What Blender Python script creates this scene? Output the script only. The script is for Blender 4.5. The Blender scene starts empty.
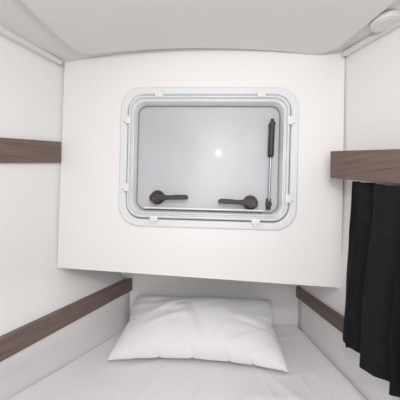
import bpy, bmesh, math
from mathutils import Vector, Matrix, noise

scene = bpy.context.scene
col = scene.collection
try:
    scene.view_settings.view_transform = 'Standard'
except Exception:
    pass

# ------------------------------------------------------------ materials
def mat(name, color, rough=0.5, noise_scale=None, noise_amt=0.03, bump=0.0, bump_scale=40, spec=0.5, coat=0.0, metallic=0.0, coat_rough=0.06, sheen=0.0):
    m = bpy.data.materials.new(name); m.use_nodes = True
    nt = m.node_tree; b = nt.nodes["Principled BSDF"]
    b.inputs["Base Color"].default_value = (*color, 1)
    b.inputs["Roughness"].default_value = rough
    b.inputs["Specular IOR Level"].default_value = spec
    b.inputs["Coat Weight"].default_value = coat
    b.inputs["Coat Roughness"].default_value = coat_rough
    b.inputs["Metallic"].default_value = metallic
    b.inputs["Sheen Weight"].default_value = sheen
    tc = nt.nodes.new("ShaderNodeTexCoord")
    n = nt.nodes.new("ShaderNodeTexNoise")
    n.inputs["Scale"].default_value = noise_scale or 3.0
    n.inputs["Detail"].default_value = 4
    nt.links.new(tc.outputs["Object"], n.inputs["Vector"])
    r = nt.nodes.new("ShaderNodeValToRGB")
    r.color_ramp.elements[0].position = 0.3
    r.color_ramp.elements[1].position = 0.7
    r.color_ramp.elements[0].color = (*[max(0, c*(1-noise_amt)) for c in color], 1)
    r.color_ramp.elements[1].color = (*[min(1, c*(1+noise_amt)) for c in color], 1)
    nt.links.new(n.outputs["Fac"], r.inputs["Fac"])
    nt.links.new(r.outputs["Color"], b.inputs["Base Color"])
    if bump:
        n2 = nt.nodes.new("ShaderNodeTexNoise"); n2.inputs["Scale"].default_value = bump_scale
        n2.inputs["Detail"].default_value = 3
        nt.links.new(tc.outputs["Object"], n2.inputs["Vector"])
        bp = nt.nodes.new("ShaderNodeBump"); bp.inputs["Strength"].default_value = bump
        bp.inputs["Distance"].default_value = 0.01
        nt.links.new(n2.outputs["Fac"], bp.inputs["Height"])
        nt.links.new(bp.outputs["Normal"], b.inputs["Normal"])
    return m

def wood_mat(name):
    m = bpy.data.materials.new(name); m.use_nodes = True
    nt = m.node_tree; b = nt.nodes["Principled BSDF"]
    tc = nt.nodes.new("ShaderNodeTexCoord")
    mp = nt.nodes.new("ShaderNodeMapping"); mp.inputs["Scale"].default_value = (12, 2.0, 190)
    n = nt.nodes.new("ShaderNodeTexNoise"); n.inputs["Scale"].default_value = 1.5; n.inputs["Detail"].default_value = 7
    n.inputs["Distortion"].default_value = 0.2
    r = nt.nodes.new("ShaderNodeValToRGB")
    r.color_ramp.elements[0].position = 0.28; r.color_ramp.elements[0].color = (0.100, 0.066, 0.056, 1)
    r.color_ramp.elements[1].position = 0.72; r.color_ramp.elements[1].color = (0.205, 0.143, 0.122, 1)
    nt.links.new(tc.outputs["Object"], mp.inputs["Vector"]); nt.links.new(mp.outputs["Vector"], n.inputs["Vector"])
    nt.links.new(n.outputs["Fac"], r.inputs["Fac"]); nt.links.new(r.outputs["Color"], b.inputs["Base Color"])
    b.inputs["Roughness"].default_value = 0.38
    return m

M_wall = mat("white_laminate", (0.80, 0.785, 0.77), 0.38, 2.0, 0.010, 0.02, 120)
M_bulk = mat("white_panel", (0.87, 0.85, 0.825), 0.33, 2.0, 0.010, 0.02, 120)
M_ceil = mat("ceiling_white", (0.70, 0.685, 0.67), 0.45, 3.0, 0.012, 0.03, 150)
M_wood = wood_mat("dark_wood_laminate")
M_flange = mat("flange_plastic", (0.77, 0.78, 0.79), 0.28, 5, 0.01)
M_frame = mat("frame_plastic", (0.72, 0.73, 0.74), 0.18, 5, 0.010, coat=0.6)
M_seal = mat("seal_rubber", (0.26, 0.26, 0.27), 0.5, 8, 0.05)
M_clip = mat("clip_plastic", (0.80, 0.81, 0.81), 0.25, 8, 0.02, coat=0.3)
M_glass = mat("frosted_acrylic", (0.52, 0.52, 0.54), 0.36, 2.4, 0.09, spec=0.5, coat=0.14)
M_black = mat("black_plastic", (0.040, 0.038, 0.042), 0.45, 20, 0.2, spec=0.4)
M_red = mat("red_button", (0.25, 0.03, 0.03), 0.4, 20, 0.1)
M_metal = mat("brushed_steel", (0.40, 0.41, 0.43), 0.35, 30, 0.05, metallic=1.0)
M_sheet = mat("cotton_sheet", (0.88, 0.865, 0.89), 0.75, 3, 0.012, 0.08, 220, spec=0.25, sheen=0.1)
M_pillow = mat("cotton_pillow", (0.87, 0.86, 0.86), 0.85, 3, 0.010, 0.08, 300, spec=0.2, sheen=0.1)
M_curt = mat("black_fabric", (0.009, 0.009, 0.011), 0.85, 60, 0.25, 0.15, 400, spec=0.22, sheen=0.03)
M_lampw = mat("lamp_white", (0.70, 0.69, 0.67), 0.5, 6, 0.01)

# ------------------------------------------------------------ helpers
def new_obj(name, verts, faces, material, smooth=False, parent=None):
    me = bpy.data.meshes.new(name)
    me.from_pydata([tuple(v) for v in verts], [], faces)
    bm = bmesh.new(); bm.from_mesh(me)
    bmesh.ops.recalc_face_normals(bm, faces=bm.faces)
    bm.to_mesh(me); bm.free()
    me.materials.append(material)
    for p in me.polygons: p.use_smooth = smooth
    ob = bpy.data.objects.new(name, me)
    col.objects.link(ob)
    if parent: ob.parent = parent
    return ob

def bevel(ob, w=0.003, seg=3):
    b = ob.modifiers.new("bevel", 'BEVEL'); b.width = w; b.segments = seg; b.limit_method = 'ANGLE'; b.angle_limit = math.radians(35)
    for p in ob.data.polygons: p.use_smooth = True
    wn = ob.modifiers.new("wn", 'WEIGHTED_NORMAL')
    return ob

def tag(ob, kind=None, label=None, cat=None):
    if kind: ob["kind"] = kind
    if label: ob["label"] = label
    if cat: ob["category"] = cat

BOX = [(0,1,2,3), (4,7,6,5), (0,4,5,1), (1,5,6,2), (2,6,7,3), (3,7,4,0)]

# ------------------------------------------------------------ pillow (cloth inflated)
n1, n2 = 96, 62
A0, B0 = 3.5, 2.5
v = []; f = []; idx = {}
for side in (1, -1):
    for i in range(n1+1):
        for j in range(n2+1):
            s = -1+2*i/n1; t = -1+2*j/n2
            if side == -1 and (i in (0, n1) or j in (0, n2)):
                idx[(side, i, j)] = idx[(1, i, j)]; continue
            idx[(side, i, j)] = len(v)
            cf = 1-0.045*abs(s*t)**3
            x = A0*s*cf*(1+0.035*(1-t*t)*abs(s)); y = B0*t*cf*(1+0.05*(1-s*s)*abs(t))
            q = (1-s**4)*(1-t**4)
            h = 0.25*q + 0.08*q*noise.noise(Vector((s*3, t*3, side*5)))
            v.append((x, y, side*h))
    for i in range(n1):
        for j in range(n2):
            q = (idx[(side,i,j)], idx[(side,i+1,j)], idx[(side,i+1,j+1)], idx[(side,i,j+1)])
            f.append(q if side == 1 else q[::-1])
src = new_obj("pillow_source", v, f, M_pillow, True)
cl = src.modifiers.new("cloth", 'CLOTH')
cs = cl.settings
cs.quality = 5
cs.mass = 0.05
cs.air_damping = 3.0
cs.tension_stiffness = 80; cs.compression_stiffness = 50; cs.shear_stiffness = 15; cs.bending_stiffness = 0.12
cs.tension_damping = 10; cs.compression_damping = 10; cs.shear_damping = 10
cs.use_pressure = True; cs.uniform_pressure_force = 8
cs.shrink_min = -0.02
cs.effector_weights.gravity = 0
cl.collision_settings.use_collision = False
cl.point_cache.frame_start = 1; cl.point_cache.frame_end = 50
for fr in range(1, 47):
    scene.frame_set(fr)
dg = bpy.context.evaluated_depsgraph_get()
pme = bpy.data.meshes.new_from_object(src.evaluated_get(dg))
bpy.data.objects.remove(src)
scene.frame_set(1)
xs = [q.co.x for q in pme.vertices]; ys_ = [q.co.y for q in pme.vertices]; zs = [q.co.z for q in pme.vertices]
kx = 0.70/(max(xs)-min(xs)); ky = 0.360/(max(ys_)-min(ys_)); kz = 0.092/max(zs)
for q in pme.vertices:
    z = q.co.z*kz
    sx = q.co.x*kx; sy = q.co.y*ky
    if z > 0:
        w_ = min(1, z/0.05)
        z += w_*0.012*noise.noise(Vector((sx*5, sy*6, 3.1)))
        for (ang, sc, seed, amp) in ((0.5, 8.0, 2.2, 0.0055), (-0.6, 7.0, 6.6, 0.0055), (0.1, 12.0, 4.4, 0.0035)):
            c_, s_ = math.cos(ang), math.sin(ang)
            uu = sx*c_+sy*s_; ww = -sx*s_+sy*c_
            n_ = noise.noise(Vector((uu*2.2, ww*sc, seed)))
            m_ = max(0, noise.noise(Vector((sx*5, sy*5, seed+3)))+0.15)
            z += w_*amp*m_*2.0*(math.exp(-((n_-0.05)/0.12)**2)-0.7*math.exp(-((n_+0.12)/0.08)**2))
    else:
        z *= 0.22
    q.co = (sx, sy, z)
pme.name = "pillow"
pi = bpy.data.objects.new("pillow", pme); col.objects.link(pi)
for p in pme.polygons: p.use_smooth = True
sb = pi.modifiers.new("sub", 'SUBSURF'); sb.levels = 1; sb.render_levels = 1
pi.rotation_euler = (math.radians(21), 0, math.radians(-5.5))
pi.location = (-0.004, 1.113, 0.434)
tag(pi, None, "plump white cotton pillow on the sheet", "pillow")

def ceilz(x):
    return 1.612 - 0.13*min(x*x, 0.36)

# ------------------------------------------------------------ walls
def left_x(y, z):
    low = -0.364 - 0.43*(1.3-y)
    b = max(0, min(1, (0.50-z)/0.10)); low -= 0.16*(1.3-y)*b
    up = -0.582 - 0.43*(1.04-y) + 0.035*(z-1.2)
    t = max(0, min(1, (z-0.54)/0.20)); t = t*t*(3-2*t)
    return low*(1-t) + up*t

def right_x(y, z):
    low = 0.510 + 0.10*(1.3-y)
    up = 0.561 + 0.40*(0.968-y)
    if y > 0.968: up = 0.561 - 0.05*(y-0.968)
    t = max(0, min(1, (z-0.60)/0.5)); t = t*t*(3-2*t)
    return low*(1-t) + up*t

def side_wall(name, fn, label, sgn):
    ys = [-0.35 + i*0.05 for i in range(34)]
    n = 36
    verts = []; faces = []
    for y in ys:
        xt = fn(y, 1.56); zt = ceilz(xt)+0.001
        for j in range(n+1):
            z = 0.10 + (zt-0.10)*j/n
            verts.append((fn(y, z), y, z))
    for i in range(len(ys)-1):
        for j in range(n):
            a = i*(n+1)+j
            faces.append((a, a+n+1, a+n+2, a+1))
    N = len(verts)
    verts += [(v[0]+sgn*0.03, v[1], v[2]) for v in verts]
    faces += [tuple(N+k for k in reversed(f)) for f in faces[:]]
    L = len(ys)
    for i in range(L-1):
        for j in (0, n):
            a = i*(n+1)+j; b = a+n+1
            faces.append((a, b, b+N, a+N))
    for j in range(n):
        for i in (0, L-1):
            a = i*(n+1)+j
            faces.append((a, a+1, a+1+N, a+N))
    ob = new_obj(name, verts, faces, M_wall, True)
    ob.modifiers.new("wn", 'WEIGHTED_NORMAL')
    tag(ob, "structure", label)
    return ob
side_wall("wall_left", left_x, "white laminate hull side wall with wood rails", -1)
side_wall("wall_right", right_x, "white laminate side wall behind black curtain", 1)

fw = new_obj("wall_back", [(-0.364,1.30,0.10),(0.51,1.30,0.10),(0.56,1.30,1.59),(-0.47,1.30,1.59),
                          (-0.364,1.33,0.10),(0.51,1.33,0.10),(0.56,1.33,1.59),(-0.47,1.33,1.59)], BOX, M_wall)
tag(fw, "structure", "white end wall of the recess behind the pillow")

fl = new_obj("floor", [(-1.15,-0.35,0.18),(0.80,-0.35,0.18),(0.80,1.3,0.18),(-1.15,1.3,0.18),
                       (-1.15,-0.35,0.22),(0.80,-0.35,0.22),(0.80,1.3,0.22),(-1.15,1.3,0.22)], BOX, M_wall)
tag(fl, "structure", "white berth platform under the mattress")

def cambered(name, ys, hw, zoff, thick, material, n=40):
    verts = []; faces = []
    for y in ys:
        l, r = hw(y)
        for j in range(n+1):
            x = l + (r-l)*j/n
            verts.append((x, y, ceilz(x)+zoff))
    N = len(verts)
    for i in range(len(ys)-1):
        for j in range(n):
            a = i*(n+1)+j
            faces.append((a, a+1, a+n+2, a+n+1))
    top = [tuple(N+k for k in reversed(f)) for f in faces]
    verts += [(v[0], v[1], v[2]+thick) for v in verts]
    faces += top
    L = len(ys)
    for i in range(L-1):
        for j in (0, n):
            a = i*(n+1)+j; b = a+n+1
            faces.append((a, b, b+N, a+N))
    for j in range(n):
        for i in (0, L-1):
            a = i*(n+1)+j
            faces.append((a, a+1, a+1+N, a+N))
    return new_obj(name, verts, faces, material, False)
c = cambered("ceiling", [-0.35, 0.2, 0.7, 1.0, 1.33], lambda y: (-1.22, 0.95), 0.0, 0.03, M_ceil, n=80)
tag(c, "structure", "white cambered cabin ceiling")
def phw(y):
    yb = 0.975; r = 0.07
    l = -0.475 - 0.10*(0.97-y); rr = 0.50 + 0.16*(0.97-y)
    t = max(0.0, (y-(yb-r))/r); t = min(1, t)
    ins = r*(1-math.sqrt(max(0, 1-t*t)))
    return (l+ins, rr-ins)
pys = [-0.35, 0.1, 0.5, 0.75, 0.905] + [0.905+0.07*math.sin(k/10*math.pi/2) for k in range(1, 11)]
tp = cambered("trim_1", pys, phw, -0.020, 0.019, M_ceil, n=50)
bevel(tp, 0.005, 3)
tag(tp, "structure", "white rounded headliner panel on the ceiling")

# ------------------------------------------------------------ bulkhead
O = Vector((0.028, 1.0, 1.168))
xa = Vector((1.0, -0.06, -0.025)).normalized()
za = Vector((0.022, 0.0, 1.0)); za = (za - xa*za.dot(xa)).normalized()
ya = za.cross(xa).normalized()
MB = Matrix(((xa.x, ya.x, za.x, O.x), (xa.y, ya.y, za.y, O.y), (xa.z, ya.z, za.z, O.z), (0,0,0,1)))

def rrect(w, h, r, n=10, cx=0, cz=0):
    pts = []
    for (sx, sz, a0) in ((1,1,0),(-1,1,90),(-1,-1,180),(1,-1,270)):
        for k in range(n+1):
            a = math.radians(a0+90*k/n)
            pts.append((cx+sx*(w/2-r)+r*math.cos(a), cz+sz*(h/2-r)+r*math.sin(a)))
    return pts

def plate_with_hole(name, outer, hole, thick, material):
    bm = bmesh.new()
    def loop(pts):
        vs = [bm.verts.new((p[0], 0, p[1])) for p in pts]
        return [bm.edges.new((vs[i], vs[(i+1) % len(vs)])) for i in range(len(vs))]
    e = loop(outer)+loop(hole)
    bmesh.ops.triangle_fill(bm, use_beauty=True, use_dissolve=False, edges=e)
    bmesh.ops.recalc_face_normals(bm, faces=bm.faces)
    r = bmesh.ops.extrude_face_region(bm, geom=list(bm.faces))
    bmesh.ops.translate(bm, verts=[v for v in r["geom"] if isinstance(v, bmesh.types.BMVert)], vec=(0, thick, 0))
    bmesh.ops.recalc_face_normals(bm, faces=bm.faces)
    me = bpy.data.meshes.new(name); bm.to_mesh(me); bm.free()
    me.materials.append(material)
    ob = bpy.data.objects.new(name, me); col.objects.link(ob)
    return ob

top = []
for k in range(21):
    u = 0.525 - (0.525+0.601)*k/20
    X = O.x+u; vv = ceilz(X)-O.z+0.025*u+0.002
    top.append((u, vv))
outer = [(-0.611, -0.465), (0.533, -0.496)] + top
bh = plate_with_hole("wall_front", outer, rrect(0.655, 0.505, 0.06), 0.02, M_bulk)
bh.matrix_world = MB
bevel(bh, 0.002, 2)
tag(bh, "structure", "white bulkhead panel holding the hatch window")

# ------------------------------------------------------------ window
W, H, R = 0.710, 0.562, 0.086
win = bpy.data.objects.new("window_1", None); col.objects.link(win)
win.matrix_world = MB
win.empty_display_size = 0.1
tag(win, "structure", "hatch window with frosted pane and rounded plastic frame")

def ring(name, prof, material, closed=True, parent=win, n=12, dz=0.0):
    verts = []; faces = []
    for (ins, y) in prof:
        for p in rrect(W-2*ins, H-2*ins, max(R-ins*0.72, 0.012), n, 0, dz):
            verts.append((p[0], y, p[1]))
    m = 4*(n+1); L = len(prof)
    rng = L if closed else L-1
    for i in range(rng):
        for j in range(m):
            a = i*m+j; b = i*m+(j+1) % m; i2 = (i+1) % L
            faces.append((a, b, i2*m+(j+1) % m, i2*m+j))
    ob = new_obj(name, verts, faces, material, True, parent)
    return bevel(ob, 0.0012, 2)

ring("outer_flange", [(0,0),(0.0,-0.006),(0.005,-0.010),(0.026,-0.010),(0.031,-0.006),(0.031,0.0)], M_flange)["label"] = "flat off-white plastic flange"
ring("seal", [(0.0312,0.004),(0.0312,-0.002),(0.0365,-0.002),(0.0365,0.004)], M_seal)
ring("inner_frame", [(0.0367,0.020),(0.0367,-0.016),(0.040,-0.021),(0.046,-0.021),(0.049,-0.008),(0.053,-0.008),(0.056,-0.015),(0.060,-0.015),(0.064,0.0),(0.067,0.020)], M_frame)["label"] = "glossy white frame with raised double rim"
ring("seal", [(0.0672,0.0203),(0.0672,0.016),(0.070,0.016),(0.070,0.0203)], M_seal)
pp = rrect(W-2*0.045, H-2*0.045, 0.045, 12)
m = len(pp)
pv = [(p[0], 0.0205, p[1]) for p in pp]+[(p[0], 0.030, p[1]) for p in pp]
pf = [tuple(range(m)), tuple(range(2*m-1, m-1, -1))]+[(j, (j+1) % m, m+(j+1) % m, m+j) for j in range(m)]
pane = new_obj("window_pane", pv, pf, M_glass, False, win); pane["label"] = "frosted grey acrylic pane"

def lbox(name, cx, cy, cz, sx, sy, sz, material, parent, rot=0, bw=0.003):
    vs = []
    for (a, b, c_) in ((-1,-1,-1),(1,-1,-1),(1,1,-1),(-1,1,-1),(-1,-1,1),(1,-1,1),(1,1,1),(-1,1,1)):
        vs.append(Vector((a*sx/2, b*sy/2, c_*sz/2)))
    ob = new_obj(name, vs, BOX, material, False, parent)
    ob.location = (cx, cy, cz); ob.rotation_euler = (0, rot, 0)
    bevel(ob, bw, 3)
    return ob

def tube(bm, p0, p1, r0, r1=None, n=20):
    r1 = r0 if r1 is None else r1
    p0 = Vector(p0); p1 = Vector(p1); d = (p1-p0).normalized()
    s = d.orthogonal().normalized(); t = d.cross(s)
    A = []; B = []
    for k in range(n):
        a = 2*math.pi*k/n
        o = s*math.cos(a)+t*math.sin(a)
        A.append(bm.verts.new(p0+o*r0)); B.append(bm.verts.new(p1+o*r1))
    for k in range(n):
        bm.faces.new((A[k], A[(k+1) % n], B[(k+1) % n], B[k]))
    bm.faces.new(A[::-1]); bm.faces.new(B)

def bm_obj(name, bm, material, parent=None, bw=0.001):
    bmesh.ops.recalc_face_normals(bm, faces=bm.faces)
    me = bpy.data.meshes.new(name); bm.to_mesh(me); bm.free()
    me.materials.append(material)
    ob = bpy.data.objects.new(name, me); col.objects.link(ob)
    if parent: ob.parent = parent
    if bw: bevel(ob, bw, 2)
    return ob

def clip(cx, cz, vertical):
    bm = bmesh.new()
    def bx(x0, x1, y0, y1, z0, z1):
        g = bmesh.ops.create_cube(bm, size=1)
        for v in g["verts"]:
            v.co = Vector(((x0+x1)/2+v.co.x*(x1-x0), (y0+y1)/2+v.co.y*(y1-y0), (z0+z1)/2+v.co.z*(z1-z0)))
    bx(-0.016, 0.016, -0.026, -0.0095, -0.014, 0.007)
    bx(-0.008, 0.008, -0.021, -0.0095, 0.007, 0.018)
    tube(bm, (0,-0.025,-0.004), (0,-0.029,-0.004), 0.006)
    ob = bm_obj("clip", bm, M_clip, win, 0.002)
    ob.location = (cx, 0, cz)
    ob.rotation_euler = (0, vertical, 0)
    ob["label"] = "small white plastic frame clip"
    return ob
tx = W/2-0.035; tz = H/2-0.032
clip(-0.195, tz, 0); clip(0.205, tz, 0)
clip(-0.205, -tz, math.pi); clip(0.195, -tz, math.pi)
clip(-tx, 0.145, -math.pi/2); clip(-tx, -0.125, -math.pi/2)
clip(tx, 0.145, math.pi/2); clip(tx, -0.155, math.pi/2)

def handle(cx, cz, dirn):
    e = bpy.data.objects.new("handle", None); col.objects.link(e); e.parent = win
    e.location = (cx, 0, cz); e["label"] = "black pivoting hatch handle"
    bm = bmesh.new()
    tube(bm, (0,0.0205,0), (0,0.010,0), 0.030, 0.028, 28)
    tube(bm, (0,0.010,0), (0,-0.006,0), 0.019, 0.018, 28)
    bm_obj("handle_base", bm, M_black, e, 0.002)
    o = [(-0.024,-0.014),(-0.026,0.004),(-0.014,0.017),(0.018,0.014),(0.050,0.009),(0.085,0.012),(0.120,0.013),(0.130,0.006),(0.128,-0.005),(0.105,-0.007),(0.055,-0.008),(0.018,-0.013),(0,-0.023)]
    n = len(o)
    v = [(p[0]*dirn, -0.020, p[1]) for p in o]+[(p[0]*dirn, -0.006, p[1]) for p in o]
    f = [tuple(range(n)), tuple(range(2*n-1, n-1, -1))]+[(j,(j+1) % n, n+(j+1) % n, n+j) for j in range(n)]
    lv = new_obj("lever", v, f, M_black, False, e); bevel(lv, 0.003, 3)
    bm = bmesh.new(); tube(bm, (-0.008*dirn,-0.019,-0.005), (-0.008*dirn,-0.023,-0.005), 0.0055)
    b = bm_obj("lock_button", bm, M_red, e, 0.001); b["label"] = "dull red lock button"
handle(-0.200, -0.162, 1); handle(0.178, -0.174, -1)
lbox("pull_bar", -0.012, 0.010, -0.205, 0.48, 0.018, 0.008, M_clip, win)["label"] = "slim white blind pull bar"

st = bpy.data.objects.new("gas_strut", None); col.objects.link(st); st.parent = win
st.location = (0.252, 0, 0); st["label"] = "black gas strut with steel rod"
bm = bmesh.new(); tube(bm, (0.002,0.006,0.130), (0.0,0.006,0.015), 0.0120); tube(bm, (0,0.006,0.015), (0,0.006,0.006), 0.0120, 0.005)
bm_obj("strut_cylinder", bm, M_black, st)
bm = bmesh.new(); tube(bm, (0.0,0.006,0.010), (-0.003,0.006,-0.175), 0.0045)
bm_obj("strut_rod", bm, M_metal, st)
bm = bmesh.new(); tube(bm, (0.002,0.0205,0.138), (0.002,-0.006,0.138), 0.012)
tube(bm, (0.002,0.006,0.125), (0.003,0.006,0.160), 0.009, 0.006)
bm_obj("strut_mount", bm, M_black, st)
bm = bmesh.new(); tube(bm, (-0.003,0.0205,-0.178), (-0.003,-0.002,-0.178), 0.011)
g = bmesh.ops.create_cube(bm, size=1)
for q in g["verts"]: q.co = Vector((-0.003+q.co.x*0.018, 0.014+q.co.y*0.012, -0.178+q.co.z*0.045))
bm_obj("strut_mount", bm, M_black, st)

# ------------------------------------------------------------ wood rails
def rail(name, y0, y1, zb0, zt0, zb1, zt1, fn, sgn, t, label, material=None):
    n = 14; v = []; f = []
    for i in range(n+1):
        k = i/n; y = y0+(y1-y0)*k
        zb = zb0+(zb1-zb0)*k; zt = zt0+(zt1-zt0)*k
        xb = fn(y, zb); xt = fn(y, zt)
        xi = (xb if abs(xb) < abs(xt) else xt)
        v += [(xb, y, zb), (xi-sgn*t, y, zb), (xi-sgn*t, y, zt), (xt, y, zt)]
    for i in range(n):
        a = i*4
        for j in range(4):
            f.append((a+j, a+(j+1) % 4, a+4+(j+1) % 4, a+4+j))
    f.append((0,1,2,3)); f.append((n*4+3, n*4+2, n*4+1, n*4))
    ob = new_obj(name, v, f, material or M_wood, False); bevel(ob, 0.002, 2)
    tag(ob, "structure", label)
def ext(y0, v0, y1, v1, y): return v0+(v1-v0)*(y-y0)/(y1-y0)
rail("trim_2", 0.30, 1.030, ext(.837,1.124,1.04,1.154,.30), ext(.837,1.208,1.04,1.241,.30), 1.153, 1.240, left_x, -1, 0.014, "dark wood rail on white wall beside bulkhead")
rail("trim_3", 0.20, 1.298, 0.507, 0.575, 0.532, 0.594, left_x, -1, 0.014, "dark wood rail just above the mattress")
rail("trim_4", 0.20, 1.298, 0.505, 0.575, 0.497, 0.552, right_x, 1, 0.012, "dark wood rail above mattress beside black curtain")
rail("trim_5", -0.30, 1.015, 1.535, 1.562, 1.548, 1.566, left_x, -1, 0.022, "white cove moulding between wall and ceiling", M_ceil)
rail("trim_6", -0.30, 0.955, 1.535, 1.562, 1.548, 1.566, right_x, 1, 0.022, "white cove moulding above curtain wall", M_ceil)

# pelmet
pn = 8; v = []; f = []
for i in range(pn+1):
    y = 0.30+(0.90-0.30)*i/pn
    xf = 0.468+0.35*(0.90-y)
    zb = ext(.681,1.0436,.90,1.079,y); zt = ext(.681,1.139,.90,1.176,y)
    v += [(right_x(y, zb), y, zb), (xf, y, zb), (xf, y, zt), (right_x(y, zt), y, zt)]
for i in range(pn):
    a = i*4
    for j in range(4): f.append((a+j, a+(j+1) % 4, a+4+(j+1) % 4, a+4+j))
f.append((0,1,2,3)); f.append((pn*4+3, pn*4+2, pn*4+1, pn*4))
pel = new_obj("curtain_pelmet", v, f, M_wood); bevel(pel, 0.003, 3)
tag(pel, None, "dark wood pelmet above the black curtain", "pelmet")

# curtain
nu, nv = 360, 44
v = []; f = []
for i in range(nu+1):
    k = i/nu
    for j in range(nv+1):
        t = j/nv
        y = 0.832-0.44*k + 0.034*t*(1-k)
        kk = k+0.020*noise.noise(Vector((k*5, t*1.6, 8.1)))
        ph = kk*2*math.pi*7.5 + 2.0*math.sin(kk*13) + 1.0*noise.noise(Vector((k*4, t*1.8, 0.5)))
        yy = y + 0.008*math.cos(ph)
        zt = ext(.681,1.0436,.90,1.079,y)-0.005
        zb = 0.508-0.21*(0.85-y) + 0.006*math.sin(k*23)+0.010*noise.noise(Vector((k*9,0,2)))
        z = zt+(zb-zt)*t
        amp = (0.013+0.008*t)*(0.85+0.8*noise.noise(Vector((k*7, t*0.8, 1.5))))
        x = 0.506+0.20*(0.85-y) - 0.010*t + amp*math.sin(ph) + 0.003*math.sin(ph*2.3+1.0)*(0.4+t) + 0.010*noise.noise(Vector((k*6, t*3, 4)))*min(1, t*4)
        v.append((x, yy, z))
for i in range(nu):
    for j in range(nv):
        a = i*(nv+1)+j
        f.append((a, a+1, a+nv+2, a+nv+1))
cu = new_obj("curtain", v, f, M_curt, True)
so = cu.modifiers.new("s", 'SOLIDIFY'); so.thickness = 0.002
tag(cu, None, "black pleated fabric curtain hanging beneath wood pelmet", "curtain")

# ------------------------------------------------------------ mattress
nx, ny = 230, 240
v = []; f = []
def crease(x, y, ang, sc, seed, width):
    c_, s_ = math.cos(ang), math.sin(ang)
    u = x*c_+y*s_; w_ = -x*s_+y*c_
    n_ = noise.noise(Vector((u*sc*0.30, w_*sc, seed)))
    m_ = max(0, noise.noise(Vector((x*2.3, y*2.3, seed+5)))+0.25)
    return math.exp(-(n_/width)**2)*m_
def mz(x, y, s):
    z = 0.350
    e = min(s, 1-s)
    z -= 0.018*math.exp(-e/0.012)
    z += 0.009*noise.noise(Vector((x*3.0+y*1.5, y*2.3, 0)))
    z += 0.008*crease(x, y, 1.1, 6.0, 3.3, 0.13)
    z += 0.008*crease(x, y, 2.2, 6.5, 7.3, 0.13)
    z += 0.005*crease(x, y, 0.2, 9.0, 12.3, 0.13)
    z += 0.003*crease(x, y, 1.6, 14.0, 22.3, 0.14)
    return z
for i in range(ny+1):
    y = -0.30+1.595*i/ny
    l = left_x(y, 0.35)+0.002; r = right_x(y, 0.35)-0.002
    for j in range(nx+1):
        s = j/nx; x = l+(r-l)*s
        v.append((x, y, mz(x, y, s)))
for i in range(ny):
    for j in range(nx):
        a = i*(nx+1)+j
        f.append((a, a+1, a+nx+2, a+nx+1))
per = list(range(0, nx+1)) + [i*(nx+1)+nx for i in range(1, ny+1)] + [ny*(nx+1)+j for j in range(nx-1, -1, -1)] + [i*(nx+1) for i in range(ny-1, 0, -1)]
base = len(v)
for p in per: v.append((v[p][0], v[p][1], 0.2205))
P = len(per)
for k in range(P):
    f.append((per[k], base+k, base+(k+1) % P, per[(k+1) % P]))
f.append(tuple(base+k for k in range(P)))
ma = new_obj("mattress", v, f, M_sheet, True)
tag(ma, None, "berth mattress covered with smooth white cotton sheet", "mattress")

# ------------------------------------------------------------ ceiling spotlight
lp = bpy.data.objects.new("ceiling_spotlight", None); col.objects.link(lp)
lp.location = (0.582, 0.785, ceilz(0.582))
tag(lp, None, "small round white spotlight fixed to the ceiling", "ceiling light")
bm = bmesh.new(); tube(bm, (0,0,0), (0,0,-0.018), 0.043, 0.040, 40)
bm_obj("base", bm, M_lampw, lp, 0.005)
bm = bmesh.new(); tube(bm, (0,0,-0.018), (0,0,-0.020), 0.033, 0.031, 40)
bm_obj("lamp_head", bm, M_lampw, lp, 0.001)

# ------------------------------------------------------------ lights
def light(name, kind, loc, energy, size, color=(1,1,1), rot=None):
    l = bpy.data.lights.new(name, kind); l.energy = energy; l.color = color
    if kind == 'AREA': l.size = size
    else: l.shadow_soft_size = size
    o = bpy.data.objects.new(name, l); col.objects.link(o); o.location = loc
    if rot: o.rotation_euler = rot
    return o
light("cabin_lamp", 'POINT', (0.03, 0.02, 1.38), 7.4, 0.011, (1.0, 0.985, 0.965))
light("cabin_fill", 'AREA', (0.12, -0.28, 1.30), 5.0, 0.6, (0.99, 0.985, 1.0), (math.radians(74), 0, math.radians(4)))
light("cabin_soft", 'AREA', (-0.05, -0.28, 0.95), 1.8, 0.5, (0.97, 0.97, 1.0), (math.radians(74), 0, 0))
w = bpy.data.worlds.new("world"); scene.world = w; w.use_nodes = True
w.node_tree.nodes["Background"].inputs["Color"].default_value = (0.99, 0.985, 1.0, 1)
w.node_tree.nodes["Background"].inputs["Strength"].default_value = 0.36

# ------------------------------------------------------------ camera
cd = bpy.data.cameras.new("camera"); cam = bpy.data.objects.new("camera", cd); col.objects.link(cam)
cd.sensor_width = 36; cd.lens = 36*250/400; cd.clip_start = 0.02
cam.location = (0, 0, 1.0); cam.rotation_euler = (math.radians(90), 0, 0)
scene.camera = cam
